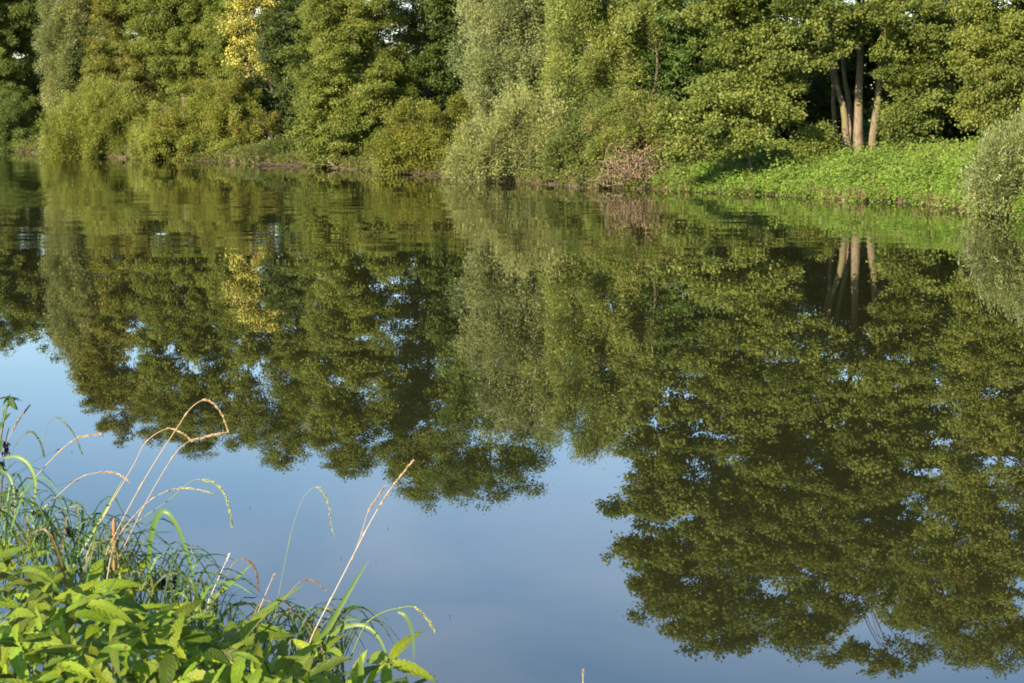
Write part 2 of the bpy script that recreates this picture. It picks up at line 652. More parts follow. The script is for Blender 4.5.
def tree(name, label, cat, group, px, D, lobes, style, colour, stems=None, bark=None, mat=None, dens=1.0, flecks=None,
         amp=0.2, limb_lo=0.12, limbs=34, depth=0.9, var=0.16, r0=0.16, fine=1.0, top=None):
    """a tree or bush: trunk(s) with limbs reaching into the clumps, and a crown of leaf clumps"""
    _seed[0] += 1
    rng = np.random.default_rng(_seed[0])
    bx = X_at(px, D)
    base = np.array([bx, D, float(ground_h(np.array([bx]), np.array([float(D)]))[0]) - 0.05])
    root = thing(name, label, cat, base, group)
    lb = px_lobes(D, lobes, base, depth)
    V, C, cl = crown_leaves(rng, lb, style, colour, dens, var, flecks, base, amp, fine)
    leaf_mesh('crown', V, C, mat or (WILLOW if style in ('willow', 'wisp') else LEAF), root)
    zt = max(c[2] + r[2] * 0.5 for c, r in lb)
    if top:
        zt = top
    if stems is None:
        mean = np.mean([c for c, r in lb], axis=0)
        stems = [[(0, 0, -0.2), (mean[0] * 0.3 + rng.normal() * 0.15, mean[1] * 0.2, zt * 0.4), (mean[0] * 0.9, mean[1] * 0.7, zt)]]
        rads = [r0]
    else:
        rads = [s[0] for s in stems]
        stems = [s[1] for s in stems]
    paths = []
    trunk_objs = []
    for pts, r in zip(stems, rads):
        p = spline(pts, 16)
        p[1:, :2] += np.cumsum(rng.normal(size=(15, 2)) * r * 0.10, axis=0)
        t = np.linspace(0, 1, 16)
        rad = r * (1 - 0.8 * t) * (1 + 0.5 * np.exp(-t * 22))
        tb = Tubes()
        tb.add(p, rad, 10)
        trunk_objs.append(tb.build('trunk', bark or BARK, root))
        paths.append((p, rad))
    tb = Tubes()
    pick = cl[rng.choice(len(cl), min(limbs, len(cl)), replace=False)]
    for q in pick:
        p, rad = paths[int(np.argmin([np.min(np.linalg.norm(pp - q, axis=1)) for pp, _ in paths]))]
        want = q[2] - 0.45 * np.linalg.norm(p[:, :2] - q[:2], axis=1)
        i = int(np.argmin(np.abs(p[:, 2] - np.clip(want, p[0, 2] + limb_lo * zt, None))))
        i = max(1, min(i, 14))
        a = p[i]
        if a[2] > q[2] + 0.9:
            continue
        mid = (a + q) / 2 + np.array([0, 0, 0.12 * np.linalg.norm(q - a)]) + rng.normal(size=3) * 0.12
        sp_ = spline([a, mid, q], 8)
        r_ = min(rad[i] * 0.6, 0.02 + 0.016 * np.linalg.norm(q - a))
        tb.add(sp_, np.linspace(r_, 0.012, 8), 5)
        for _ in range(2):
            b = sp_[rng.integers(3, 7)]
            e = q + rng.normal(size=3) * 0.3
            tb.add(spline([b, (b + e) / 2 + rng.normal(size=3) * 0.1, e], 5), np.linspace(r_ * 0.5, 0.008, 5), 4)
    if tb.V:
        tb.build('branches', bark or BARK, root)
    return root


# ------------------------------------------------------------------ ground and water
def axis(*segs):
    out = []
    for a, b, s in segs:
        out.append(np.arange(a, b, s))
    return np.unique(np.round(np.concatenate(out), 4))


gx = axis((-3000, -300, 150), (-300, -60, 10), (-60, -8, 0.5), (-8, 8, 0.25), (8, 26, 0.4), (26, 80, 3), (80, 300, 20), (300, 3001, 150))
gy = axis((-3000, -200, 200), (-200, -10, 10), (-10, 0, 1), (0, 11, 0.25), (11, 50, 3), (50, 158, 0.45), (158, 260, 5), (260, 800, 30), (800, 3001, 150))
GX, GY = np.meshgrid(gx, gy)
GZ = ground_h(GX, GY)
nx, ny = len(gx), len(gy)
ii = (np.arange(ny - 1)[:, None] * nx + np.arange(nx - 1)[None, :]).ravel()
ground = link('ground', quad_mesh('ground', np.stack([GX, GY, GZ], -1).reshape(-1, 3), np.stack([ii, ii + 1, ii + nx + 1, ii + nx], -1)), ground_material())
ground['kind'] = 'structure'

wv = [(-300, 3, 0), (120, 3, 0), (120, 330, 0), (-300, 330, 0)]
water = link('water', quad_mesh('water', wv, [[0, 1, 2, 3]], smooth=False), water_material())
water['kind'] = 'structure'

# ------------------------------------------------------------------ the far bank: trees and bushes, left to right
ALD = (0.112, 0.125, 0.030)
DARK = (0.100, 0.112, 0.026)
GREY = (0.135, 0.138, 0.048)
OLIVE = (0.128, 0.122, 0.026)
MID = (0.118, 0.128, 0.026)
YEL = (0.44, 0.37, 0.11)
ORNG = (0.30, 0.15, 0.03)

tree('broadleaf_tree', 'dark green tree at the left edge of the far bank with shaded right side', 'tree', GR_TREE, 8, 152,
     [(8, 45, 34, 62), (-22, 5, 48, 60), (18, 0, 30, 45), (12, 118, 24, 32), (-30, 90, 40, 60)], 'broad', (0.098, 0.112, 0.026), depth=1.0)
tree('willow_tree', 'tall grey green willow beside the dark tree at the far left', 'tree', GR_TREE, 74, 139,
     [(70, 55, 26, 62), (76, -8, 30, 50), (85, -50, 24, 34), (63, 90, 18, 30)], 'willow', GREY)
tree('willow_bush', 'wide rounded olive willow bush hanging over the muddy water edge on the left', 'bush', GR_BUSH, 105, 133,
     [(114, 124, 54, 34), (68, 134, 26, 22), (152, 136, 24, 22), (110, 140, 62, 18), (104, 112, 30, 24)], 'wisp', (0.142, 0.148, 0.026), r0=0.08, dens=1.1, amp=0.34)
tree('broadleaf_tree', 'olive tree flecked with orange leaves rising behind the rounded willow bush', 'tree', GR_TREE, 122, 137,
     [(120, 40, 34, 66), (115, -45, 38, 54), (124, -105, 32, 42), (90, -80, 24, 34), (120, 90, 30, 30)], 'broad', OLIVE, flecks=(ORNG, 0.012))
tree('broadleaf_tree', 'full green tree between the orange flecked tree and the yellow tree', 'tree', GR_TREE, 186, 134,
     [(186, 45, 42, 46), (165, 5, 32, 45), (205, -5, 30, 45), (180, -50, 44, 50), (188, -110, 40, 40), (150, -90, 26, 36), (205, 82, 30, 24)], 'broad', MID)
tree('yellow_tree', 'slender tree with bright yellow autumn leaves standing above the bushes', 'tree', GR_TREE, 248, 128,
     [(246, 22, 15, 18), (256, 0, 16, 16), (240, 4, 12, 14), (262, 38, 11, 16), (238, 46, 12, 14), (254, 66, 14, 12), (232, 24, 9, 10), (268, 18, 8, 10)], 'airy', YEL, dens=0.62, flecks=((0.15, 0.165, 0.03), 0.5), r0=0.07, amp=0.55, var=0.25)
tree('ash_tree', 'tall airy tree with bare upper trunk behind the yellow tree', 'tree', GR_TREE, 262, 133,
     [(250, -118, 46, 34), (305, -104, 36, 40), (285, -75, 26, 30), (275, -145, 28, 22), (225, -85, 26, 30), (282, 0, 26, 40), (300, -40, 18, 30)], 'airy', MID, dens=0.9, r0=0.2,
     stems=[(0.2, [(-1.0, 0, 0), (-1.1, 0, 5), (-1.3, 0, 10), (-0.9, 0, 16.5)]), (0.18, [(0.6, 0, 0), (1.6, 0, 6), (2.2, 0, 10), (2.6, 0, 15.5)])], limbs=50)
tree('broadleaf_tree', 'dull green tree close behind the yellow tree, filling the gap on its right', 'tree', GR_TREE, 276, 130,
     [(284, 8, 18, 36), (262, -40, 34, 30), (236, 55, 22, 34), (232, 0, 22, 40), (290, -62, 24, 30), (225, 30, 22, 40)], 'broad', MID, dens=0.9, amp=0.4)
tree('elder_bush', 'bright green low bush at the water edge in the far left corner', 'bush', GR_BUSH, 14, 147.5,
     [(10, 122, 22, 22), (30, 138, 16, 12), (-12, 130, 20, 18)], 'bush', (0.080, 0.105, 0.026), r0=0.05, amp=0.4)
tree('willow_bush', 'small yellow green willow bush filling the bank between the two rounded bushes', 'bush', GR_BUSH, 166, 127.5,
     [(166, 142, 24, 18), (186, 150, 22, 10), (150, 150, 20, 9)], 'wisp', (0.150, 0.150, 0.030), r0=0.04, amp=0.45)
tree('hawthorn_bush', 'tangled low bush in the shade overhanging the long dark log', 'bush', GR_BUSH, 282, 119.5,
     [(282, 152, 22, 11), (302, 154, 22, 9), (264, 156, 18, 8)], 'bush', (0.070, 0.082, 0.022), r0=0.04, amp=0.45)
tree('hazel_bush', 'yellow green leafy bush at the water edge beneath the yellow tree', 'bush', GR_BUSH, 212, 126,
     [(214, 130, 48, 30), (172, 138, 26, 20), (238, 116, 18, 40), (225, 104, 30, 22), (200, 152, 56, 12), (240, 152, 24, 12)], 'bush', (0.140, 0.145, 0.028), flecks=((0.26, 0.19, 0.04), 0.06), r0=0.06, amp=0.42)
tree('alder_tree', 'big full mid green tree with branches down to the water left of centre', 'tree', GR_TREE, 386, 112.5,
     [(358, 70, 50, 62), (350, 5, 46, 52), (345, -55, 46, 50), (345, -110, 42, 44), (345, 125, 42, 34), (385, 105, 30, 42), (318, 108, 22, 44), (325, 152, 26, 12), (372, 148, 20, 12)], 'broad', MID, r0=0.14,
     stems=[(0.13, [(-0.1, 0, -0.1), (-0.3, 0.2, 2), (-1.2, 0.4, 6), (-2.2, 0.3, 15)]), (0.1, [(0.25, 0.2, -0.1), (0.3, 0.3, 2), (0.9, 0.5, 5), (0.4, 0.5, 11)]),
            (0.1, [(-2.4, 0, -0.1), (-2.6, 0.2, 1.2), (-2.9, 0.5, 5), (-3.0, 0.5, 11)])], limbs=50)
tree('oak_tree', 'green tree with a pale trunk showing through, right of the big mid green tree', 'tree', GR_TREE, 425, 117,
     [(432, 22, 38, 36), (440, -35, 46, 46), (425, -92, 46, 46), (430, -158, 40, 32), (395, -125, 26, 40)], 'airy', MID, dens=1.15, r0=0.24, bark=BARK_PALE, limbs=50)
tree('hawthorn_bush', 'rounded orange tinged green bush overhanging dark water left of the silver willow', 'bush', GR_BUSH, 425, 103.5,
     [(428, 138, 42, 32), (458, 146, 20, 26), (396, 152, 22, 20), (430, 160, 46, 14), (465, 128, 18, 34)], 'bush', (0.130, 0.132, 0.024), flecks=((0.28, 0.16, 0.04), 0.05), r0=0.07, amp=0.42)
tree('willow_tree', 'large silvery grey green willow at the centre of the far bank', 'tree', GR_TREE, 505, 99,
     [(508, 72, 42, 58), (515, 10, 42, 52), (488, 42, 30, 46), (535, -32, 38, 40), (545, 60, 26, 60), (500, -50, 26, 30)], 'willow', (0.150, 0.156, 0.064), dens=0.95, amp=0.36, var=0.22)
tree('willow_tree', 'broad green willow leaning beside the silver willow, right of centre', 'tree', GR_TREE, 607, 96,
     [(602, 58, 48, 54), (595, -8, 48, 52), (590, -62, 40, 36), (636, 40, 24, 46), (575, 95, 32, 38), (628, -40, 24, 36), (652, -8, 24, 44)], 'willow', (0.136, 0.148, 0.036), dens=0.95, amp=0.36, var=0.22,
     stems=[(0.17, [(0, 0, 0), (0.3, 0, 2.5), (-0.4, 0, 6), (-0.8, 0, 10)]), (0.13, [(1.2, -0.3, 0), (1.9, -0.8, 3), (2.25, -1.4, 5.0), (1.9, -0.8, 8)])])
tree('willow_bush', 'low pale silvery willow bush with arching twigs above a muddy ledge at centre', 'bush', GR_BUSH, 508, 94.5,
     [(505, 152, 46, 26), (548, 148, 34, 28), (475, 160, 26, 16), (520, 168, 56, 12), (525, 128, 34, 24), (578, 160, 24, 16)], 'willow', (0.160, 0.160, 0.058), r0=0.06, fine=0.95, amp=0.42, dens=0.9)
tree('elder_bush', 'dull green bush between the pale willow bush and the dry brown tangle', 'bush', GR_BUSH, 578, 92,
     [(582, 145, 26, 30), (605, 130, 22, 26), (565, 160, 22, 16)], 'bush', (0.095, 0.108, 0.030), r0=0.05)
tree('poplar_tree', 'tall airy tree top seen behind the silver willow', 'tree', GR_TREE, 490, 108,
     [(485, -95, 44, 54), (505, -140, 34, 30), (532, -98, 24, 36), (470, -40, 30, 40), (458, -145, 26, 34)], 'airy', (0.082, 0.102, 0.022), dens=0.95, limbs=60)
tree('bramble_bush', 'green bramble bush growing over the dry brown vine tangle', 'bush', GR_BUSH, 632, 90,
     [(628, 120, 38, 26), (660, 124, 26, 24), (640, 142, 28, 22, -1.2), (662, 156, 14, 16, -1.4), (608, 150, 18, 16, -1.2)], 'bush', (0.125, 0.140, 0.030), r0=0.04, amp=0.42, dens=0.85, flecks=((0.28, 0.2, 0.1), 0.12))
tree('alder_tree', 'young alder with flat leafy tiers overhanging the bank left of the tall trunks', 'tree', GR_TREE, 758, 84,
     [(742, 108, 58, 20, -0.6), (698, 130, 40, 14, -1.2), (772, 92, 32, 14, 0), (740, 140, 44, 12, -1), (690, 152, 24, 10, -1.4), (750, 80, 46, 12, 0.5), (705, 92, 34, 12, 0), (676, 112, 20, 12, -0.5)],
     'alder', (0.125, 0.138, 0.034), r0=0.07, depth=1.3, limbs=40, limb_lo=0.45, dens=0.85)
SK = 84 / F


def stem_px(r, pts, D, base):
    return (r, [tuple(at(x, y, D + dd) - base) for x, y, dd in pts])


TB = np.array([X_at(858, 85.5), 85.5, float(ground_h(np.array([X_at(858, 85.5)]), np.array([85.5]))[0]) - 0.05])
tree('alder_tree', 'huge alder with five bare trunks in a clump above the green bank on the right', 'tree', GR_TREE, 858, 85.5,
     [(850, 25, 94, 27, -2), (778, 48, 42, 22, -2), (924, 86, 34, 36, -1.5), (925, 40, 44, 36, -1.5), (770, 10, 60, 34, -1.5), (720, 4, 44, 26, -1), 
      (735, 45, 34, 16, -1), (905, 125, 22, 16, -1.5),
      (760, -70, 110, 60, 1), (890, -60, 100, 62, 1), (690, -138, 66, 52, 1), (820, -150, 130, 80, 1.5), (935, -150, 70, 90, 1.5), (770, -240, 100, 54, 1.5), (880, -262, 90, 52, 1.5), (735, -50, 62, 40, 2), (830, -60, 84, 34, 1), (700, -15, 50, 30, 1), (760, -160, 80, 50, 0), (880, -180, 80, 50, 0), (640, -142, 34, 36, 1), (665, -205, 40, 36, 1), (860, -14, 110, 20, -0.5), (935, -14, 54, 24, 0), (775, -12, 60, 24, -0.5), (830, -110, 90, 30, -1), (720, -255, 60, 40, 1), (690, -222, 44, 38), (655, -70, 30, 40)],
     'alder', ALD, dens=0.95, amp=0.26, depth=0.85, limb_lo=0.34, limbs=90, bark=BARK_PALE, var=0.18,
     stems=[stem_px(0.23, [(858, 154, 0), (859, 110, 0), (861, 55, 0.6), (858, -60, 3.5), (850, -215, 4.5)], 85.5, TB),
            stem_px(0.19, [(871, 150, 0.4), (877, 105, 0.5), (881, 55, 1.0), (895, -60, 3.8), (925, -190, 4.5)], 85.5, TB),
            stem_px(0.17, [(847, 154, -0.3), (844, 112, -0.2), (836, 78, 0.6), (815, -40, 3.8), (770, -190, 4.5)], 85.5, TB),
            stem_px(0.13, [(853, 150, 0.5), (849, 105, 0.8), (843, 60, 1.8), (835, -40, 4), (810, -170, 4.5)], 85.5, TB),
            stem_px(0.11, [(836, 140, 1.4), (833, 105, 1.6), (828, 60, 2.4), (780, -40, 4.4), (700, -130, 4)], 85.5, TB)])
tree('maple_tree', 'tall yellowish olive tree at the right edge beside the silver leaved bush', 'tree', GR_TREE, 1006, 77,
     [(1000, 60, 42, 46), (1008, 5, 48, 50), (990, 100, 28, 30), (1015, -80, 58, 70), (1005, -170, 54, 64), (1010, -245, 50, 50), (965, -215, 40, 50), (1045, 60, 40, 70)], 'broad', (0.126, 0.134, 0.030), flecks=((0.24, 0.17, 0.05), 0.02), limbs=50, amp=0.26)
tree('willow_bush', 'grey silver leaved willow bush leaning over the water at the right edge', 'bush', GR_BUSH, 1012, 67,
     [(1006, 172, 36, 34), (1036, 164, 30, 32), (988, 188, 22, 16), (1016, 198, 34, 14), (998, 152, 20, 16)], 'willow', (0.146, 0.155, 0.056), r0=0.05, fine=0.9, amp=0.45, dens=0.62, flecks=((0.34, 0.33, 0.2), 0.05))
tree('ivy_bush', 'yellow green ivy covered shrub at the foot of the alder trunks', 'bush', GR_BUSH, 824, 84.5,
     [(816, 140, 15, 15), (806, 150, 14, 10), (830, 148, 10, 8)], 'bush', (0.120, 0.135, 0.028), r0=0.04)
tree('elder_bush', 'leafy bush right of the alder trunks in front of the dark hollow', 'bush', GR_BUSH, 898, 84,
     [(904, 122, 16, 18), (900, 142, 14, 12), (918, 108, 16, 16)], 'bush', (0.095, 0.118, 0.026), r0=0.04)

# second row, seen through the gaps; deep shade is painted into the darker leaf colours
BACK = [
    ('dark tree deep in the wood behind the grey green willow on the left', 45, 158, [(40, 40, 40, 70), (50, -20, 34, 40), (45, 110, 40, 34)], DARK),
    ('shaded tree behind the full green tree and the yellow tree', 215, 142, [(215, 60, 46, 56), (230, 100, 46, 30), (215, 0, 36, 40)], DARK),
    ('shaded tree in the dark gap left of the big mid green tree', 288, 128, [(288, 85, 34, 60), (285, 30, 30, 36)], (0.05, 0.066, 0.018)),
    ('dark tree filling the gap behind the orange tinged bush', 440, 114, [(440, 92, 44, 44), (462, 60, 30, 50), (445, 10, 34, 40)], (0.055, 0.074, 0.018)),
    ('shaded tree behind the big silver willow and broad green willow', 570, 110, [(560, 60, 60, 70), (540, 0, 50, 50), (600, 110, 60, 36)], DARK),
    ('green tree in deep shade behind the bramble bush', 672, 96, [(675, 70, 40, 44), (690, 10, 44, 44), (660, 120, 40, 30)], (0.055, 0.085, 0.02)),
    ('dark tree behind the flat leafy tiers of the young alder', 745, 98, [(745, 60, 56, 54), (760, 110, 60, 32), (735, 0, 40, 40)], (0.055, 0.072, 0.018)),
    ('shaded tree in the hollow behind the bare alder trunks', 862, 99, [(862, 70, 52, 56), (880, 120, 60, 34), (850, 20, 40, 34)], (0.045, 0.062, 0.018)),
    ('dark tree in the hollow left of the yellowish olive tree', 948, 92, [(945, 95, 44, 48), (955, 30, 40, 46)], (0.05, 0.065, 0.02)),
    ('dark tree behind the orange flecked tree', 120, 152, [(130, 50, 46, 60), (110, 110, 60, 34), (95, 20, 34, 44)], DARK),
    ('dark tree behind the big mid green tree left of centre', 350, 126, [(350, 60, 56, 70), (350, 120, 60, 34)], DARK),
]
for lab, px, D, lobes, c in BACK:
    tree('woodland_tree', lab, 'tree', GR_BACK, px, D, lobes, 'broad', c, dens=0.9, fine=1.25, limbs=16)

# a far wood closes the view low down behind the second row
rng = np.random.default_rng(5)
n = 150
wx = np.linspace(-75, 45, n) + rng.normal(size=n) * 1.0
wy = np.interp(wx, BX, BY) + 34 + rng.uniform(0, 14, n)
lob = [((x, y, rng.uniform(2.0, 5.0)), (3.0, 2.4, rng.uniform(3, 4.2))) for x, y in zip(wx, wy)]
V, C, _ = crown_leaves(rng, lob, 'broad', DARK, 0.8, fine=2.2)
wood = leaf_mesh('far_wood', V, C, LEAF, None)
wood['kind'] = 'stuff'
wood['label'] = 'dark mass of woodland behind the second row of trees'
wood['category'] = 'wood'


# ------------------------------------------------------------------ ground cover on the far bank
def cover(name, label, cat, n_cl, xr, dr, hgt, colour, L, per, seed, flecks=None, cr=0.22):
    rng = np.random.default_rng(seed)
    px = rng.uniform(*xr, n_cl)
    X0 = np.interp(px, [b[0] for b in BANK_PX], BX)
    d = dr[0] + (dr[1] - dr[0]) * rng.random(n_cl)
    Y = bank_Y(X0) + d / 0.58
    X = X0 * Y / bank_Y(X0)
    dd = (Y - bank_Y(X)) * 0.58
    ok = dd > dr[0] * 0.5
    X, Y, dd = X[ok], Y[ok], dd[ok]
    n = len(X)
    Z = ground_h(X, Y) + hgt * rng.uniform(0.35, 1.0, n) * (0.7 + 0.5 * wob(X, Y, 0.9)) * (0.5 + 0.5 * sstep(0, 0.7, dd))
    P = np.stack([X, Y, Z], 1)
    idx = np.repeat(np.arange(n), per)
    m = len(idx)
    off = rng.normal(size=(m, 3)) * cr * np.array([1, 1, 0.5])
    ax = off + rng.normal(size=(m, 3)) * 0.1 - np.array([0, 0, 0.1])
    nr = np.array([0, 0, 0.5]) + 0.75 * SUNV + 0.33 * rng.normal(size=(m, 3))
    LL = L * rng.uniform(0.6, 1.35, m)
    V = leaf_quads(P[idx] + off, ax, nr, LL, LL * 0.62)
    big = 1 + 0.24 * wob(X, Y, 0.8)[:, None] + 0.2 * rng.normal(size=(n, 1))
    C = np.array(colour) * np.clip(big, 0.5, 1.6)[idx] * np.clip(1 + 0.16 * rng.normal(size=(m, 1)), 0.4, 1.7)
    if flecks:
        fc, fr = flecks
        h = rng.random(m) < fr
        C[h] = np.array(fc) * rng.uniform(0.6, 1.2, (h.sum(), 1))
    o = leaf_mesh(name, V, C, LEAF, None)
    o['kind'] = 'stuff'
    o['label'] = label
    o['category'] = cat
    return o


cover('nettle_cover', 'bright green nettles and herbs covering the sloping bank on the right', 'ground cover', 7800, (655, 1100), (0.05, 7.5), 0.5,
      (0.140, 0.225, 0.028), 0.095, 50, 11, flecks=((0.22, 0.18, 0.07), 0.07))
cover('tall_weeds', 'taller yellow green weeds standing in patches on the green bank', 'weeds', 620, (650, 1090), (0.1, 7.0), 0.9,
      (0.150, 0.210, 0.034), 0.12, 60, 15, flecks=((0.22, 0.16, 0.07), 0.07), cr=0.3)
cover('woodland_undergrowth', 'low green undergrowth along the foot of the bushes on the far bank', 'undergrowth', 7600, (-60, 690), (0.05, 6), 0.75,
      (0.110, 0.128, 0.028), 0.12, 38, 12, flecks=((0.24, 0.17, 0.06), 0.05))


def reed_fringe(name, label, seed, n, xr, colour, hmax):
    rng = np.random.default_rng(seed)
    px = rng.uniform(*xr, n)
    X = np.interp(px, [b[0] for b in BANK_PX], BX)
    d = rng.uniform(0.0, 0.5, n)
    Y = bank_Y(X) + d / 0.58
    keep = np.sin(X * 2.1) + np.sin(X * 5.3 + 1) + rng.normal(size=n) * 0.7 > 0.0
    X, Y = X[keep], Y[keep]
    n = len(X)
    Z = ground_h(X, Y)
    h = hmax * rng.uniform(0.4, 1, n)
    lean = rng.normal(size=(n, 2)) * 0.3 + np.array([-0.15, -0.35])
    ax = np.stack([lean[:, 0], lean[:, 1], np.ones(n) * 0.8], 1)
    C0 = np.stack([X, Y, Z], 1) + unit(ax) * h[:, None] * 0.45
    V = leaf_quads(C0, ax, rng.normal(size=(n, 3)) + np.array([0, -1.5, 0.3]), h, np.full(n, 0.035))
    C = np.array(colour) * rng.uniform(0.6, 1.3, (n, 1))
    o = leaf_mesh(name, V, C, STRAW, None)
    o['kind'] = 'stuff'
    o['label'] = label
    o['category'] = 'grass'


reed_fringe('dry_grass_fringe', 'straw coloured dry grass hanging along the edge of the far bank', 21, 9000, (-40, 1000), (0.26, 0.20, 0.085), 0.5)
reed_fringe('tan_grass_fringe', 'tufts of tan grass at the foot of the green bank by the water', 23, 2600, (800, 975), (0.27, 0.21, 0.10), 0.5)
reed_fringe('green_grass_fringe', 'green grass blades along the edge of the far bank', 22, 6000, (-40, 1000), (0.11, 0.14, 0.03), 0.45)


# ------------------------------------------------------------------ dry vine tangle and fallen branches
def vine_tangle():
    rng = np.random.default_rng(33)
    D = 87.5
    b = at(635, 186, D)
    b[2] = 0.1
    root = thing('vine_tangle', 'dry pinkish brown tangle of dead vines hanging to the water', 'dead vines', b)
    tb = Tubes()
    for i in range(72):
        x0 = rng.normal() * 0.5 + 0.1
        hh = max(0.35, rng.normal() * 0.5 + 1.05)
        top = np.array([x0 + rng.normal() * 0.45, rng.uniform(0.2, 1.6), hh])
        end = np.array([x0 * 1.15 + rng.normal() * 0.45, rng.uniform(-0.7, 0.3), rng.uniform(0.0, 0.5)])
        mid = (top + end) / 2 + rng.normal(size=3) * 0.3 + np.array([0, -0.25, 0.2])
        p = spline([top, mid, end], 9)
        p[1:-1] += rng.normal(size=(7, 3)) * 0.05
        tb.add(p, np.linspace(0.017, 0.006, 9) * rng.uniform(0.4, 1.7), 4)
    for i in range(60):
        a = np.array([rng.uniform(-1.2, 1), rng.uniform(-0.3, 0.8), rng.uniform(0.1, 1.6)])
        p = spline([a, a + rng.normal(size=3) * 0.3, a + rng.normal(size=3) * 0.5 + np.array([0, 0, 0.1])], 6)
        tb.add(p, np.linspace(0.018, 0.006, 6), 4)
    tb.build('dry_vines', DEAD, root)
    n = 1800
    P = np.stack([rng.normal(size=n) * 0.7, rng.uniform(-0.5, 1.2, n), np.abs(rng.normal(size=n)) * 0.9 + 0.1], 1)
    V = leaf_quads(P, rng.normal(size=(n, 3)) - np.array([0, 0, 0.6]), rng.normal(size=(n, 3)) + np.array([0, -0.6, 0.4]), rng.uniform(0.06, 0.14, n), rng.uniform(0.03, 0.07, n))
    leaf_mesh('withered_leaves', V, np.array((0.30, 0.20, 0.11)) * rng.uniform(0.5, 1.3, (n, 1)), STRAW, root)


vine_tangle()


def fallen_branch(label, pts, r, seed, mat=DEAD, twigs=6):
    """pts: (px, py, D)"""
    rng = np.random.default_rng(seed)
    P = np.array([at(x, y, D) for x, y, D in pts])
    base = P[0].copy()
    root = thing('fallen_branch', label, 'branch', base, 'fallen branches at the water edge')
    p = spline(P - base, 12)
    p[1:-1] += rng.normal(size=(10, 3)) * 0.03
    tb = Tubes()
    tb.add(p, np.linspace(r, r * 0.35, 12), 7)
    tb.build('bough', mat, root)
    for k in range(twigs):
        tw = Tubes()
        a = p[rng.integers(3, 12)]
        e = a + np.array([rng.normal() * 0.5, rng.normal() * 0.3, rng.uniform(-0.05, 0.5)])
        tw.add(spline([a, (a + e) / 2 + rng.normal(size=3) * 0.06, e], 6), np.linspace(r * 0.45, 0.006, 6), 4)
        tw.build('twig', mat, root)


fallen_branch('pale dead branch reaching over the water left of the brown tangle', [(622, 184, 86.6), (605, 186, 86.2), (596, 178, 86)], 0.035, 1)
fallen_branch('long dark log lying along the waterline in the shaded gap', [(262, 163, 116.5), (285, 165.5, 115), (322, 165, 113.5)], 0.09, 2, WET)
fallen_branch('pale forked stick leaning into the water below the big mid green tree', [(326, 158, 112), (333, 165, 110.6), (338, 168, 110)], 0.03, 3)
fallen_branch('dark roots and twigs under the orange tinged bush', [(372, 168, 106), (400, 172, 103), (440, 175, 100.5)], 0.07, 4, WET, 14)
fallen_branch('short broken branch on the mud in front of the pale willow bush', [(470, 177, 97), (500, 180, 95.5), (520, 183, 94.8)], 0.03, 5, DEAD)
fallen_branch('brown driftwood at the foot of the green nettle bank', [(688, 190, 84.6), (704, 189, 84.4), (722, 191, 83.2)], 0.06, 6, WET)

# ------------------------------------------------------------------ things floating on the pond
rng = np.random.default_rng(77)
for k, (x, y) in enumerate([(341, 559), (376, 563), (205, 560), (72, 452), (388, 529), (250, 508), (640, 505), (698, 640), (905, 190 + 60), (450, 617)]):
    D = d_water(y)
    c = at(x, y, D)
    t = np.linspace(0, 2 * math.pi, 9)[:-1]
    ang = rng.uniform(0, 3.14)
    r = 0.009 * D / 20
    q = np.stack([np.cos(t) * r * (1 + 0.2 * np.cos(t)), np.sin(t) * r * 0.6, 0.004 + 0.006 * np.cos(2 * t) + 0.004], 1)
    R = np.array([[math.cos(ang), -math.sin(ang), 0], [math.sin(ang), math.cos(ang), 0], [0, 0, 1]])
    me = raw_mesh('floating_leaf', q @ R.T, np.arange(8), [0], False)
    set_tint(me, [(0.06, 0.05, 0.025)])
    o = link('floating_leaf', me, STRAW)
    o.location = (c[0], c[1], 0.002)
    tag(o, 'tiny dark fallen leaf floating on the still water', 'leaf', 'leaves floating on the pond')

# ------------------------------------------------------------------ the near bank: weeds, grasses and dry stalks
def weed_leaf(L, W, fold, curl, roll, rng, nseg=18):
    """one toothed leaf: stalk at the origin, pointing along +Y, upper side +Z. Returns verts, uv, quads"""
    t = np.linspace(0, 1, nseg + 1)
    w = np.sin(math.pi * np.clip(t, 0, 1) ** 0.72) ** 0.85 * W / 2 + 0.0006
    w[-1] = 0.0004
    tooth = np.where(np.arange(nseg + 1) % 2 == 0, 0.90, 1.08)
    rows = []
    for u in (-1, -0.5, 0, 0.5, 1):
        ww = w * (tooth if abs(u) == 1 else 1)
        x = u * ww * math.cos(fold)
        y = t * L - (0.1 * L * (abs(u)) * (np.arange(nseg + 1) % 2 == 1) * 0.4)
        z = abs(u) * ww * math.sin(fold) - curl * L * t ** 2 + 0.004 * L * np.sin(t * 40 + u * 3) * abs(u)
        rows.append(np.stack([x, y, z + roll * x], 1))
    V = np.stack(rows, 1).reshape(-1, 3)
    uv = np.stack([np.tile(np.array([-1, -0.5, 0, 0.5, 1.0]), nseg + 1), np.repeat(t, 5)], 1)
    i = (np.arange(nseg)[:, None] * 5 + np.arange(4)[None]).ravel()
    Q = np.stack([i, i + 1, i + 6, i + 5], 1)
    return V, uv, Q


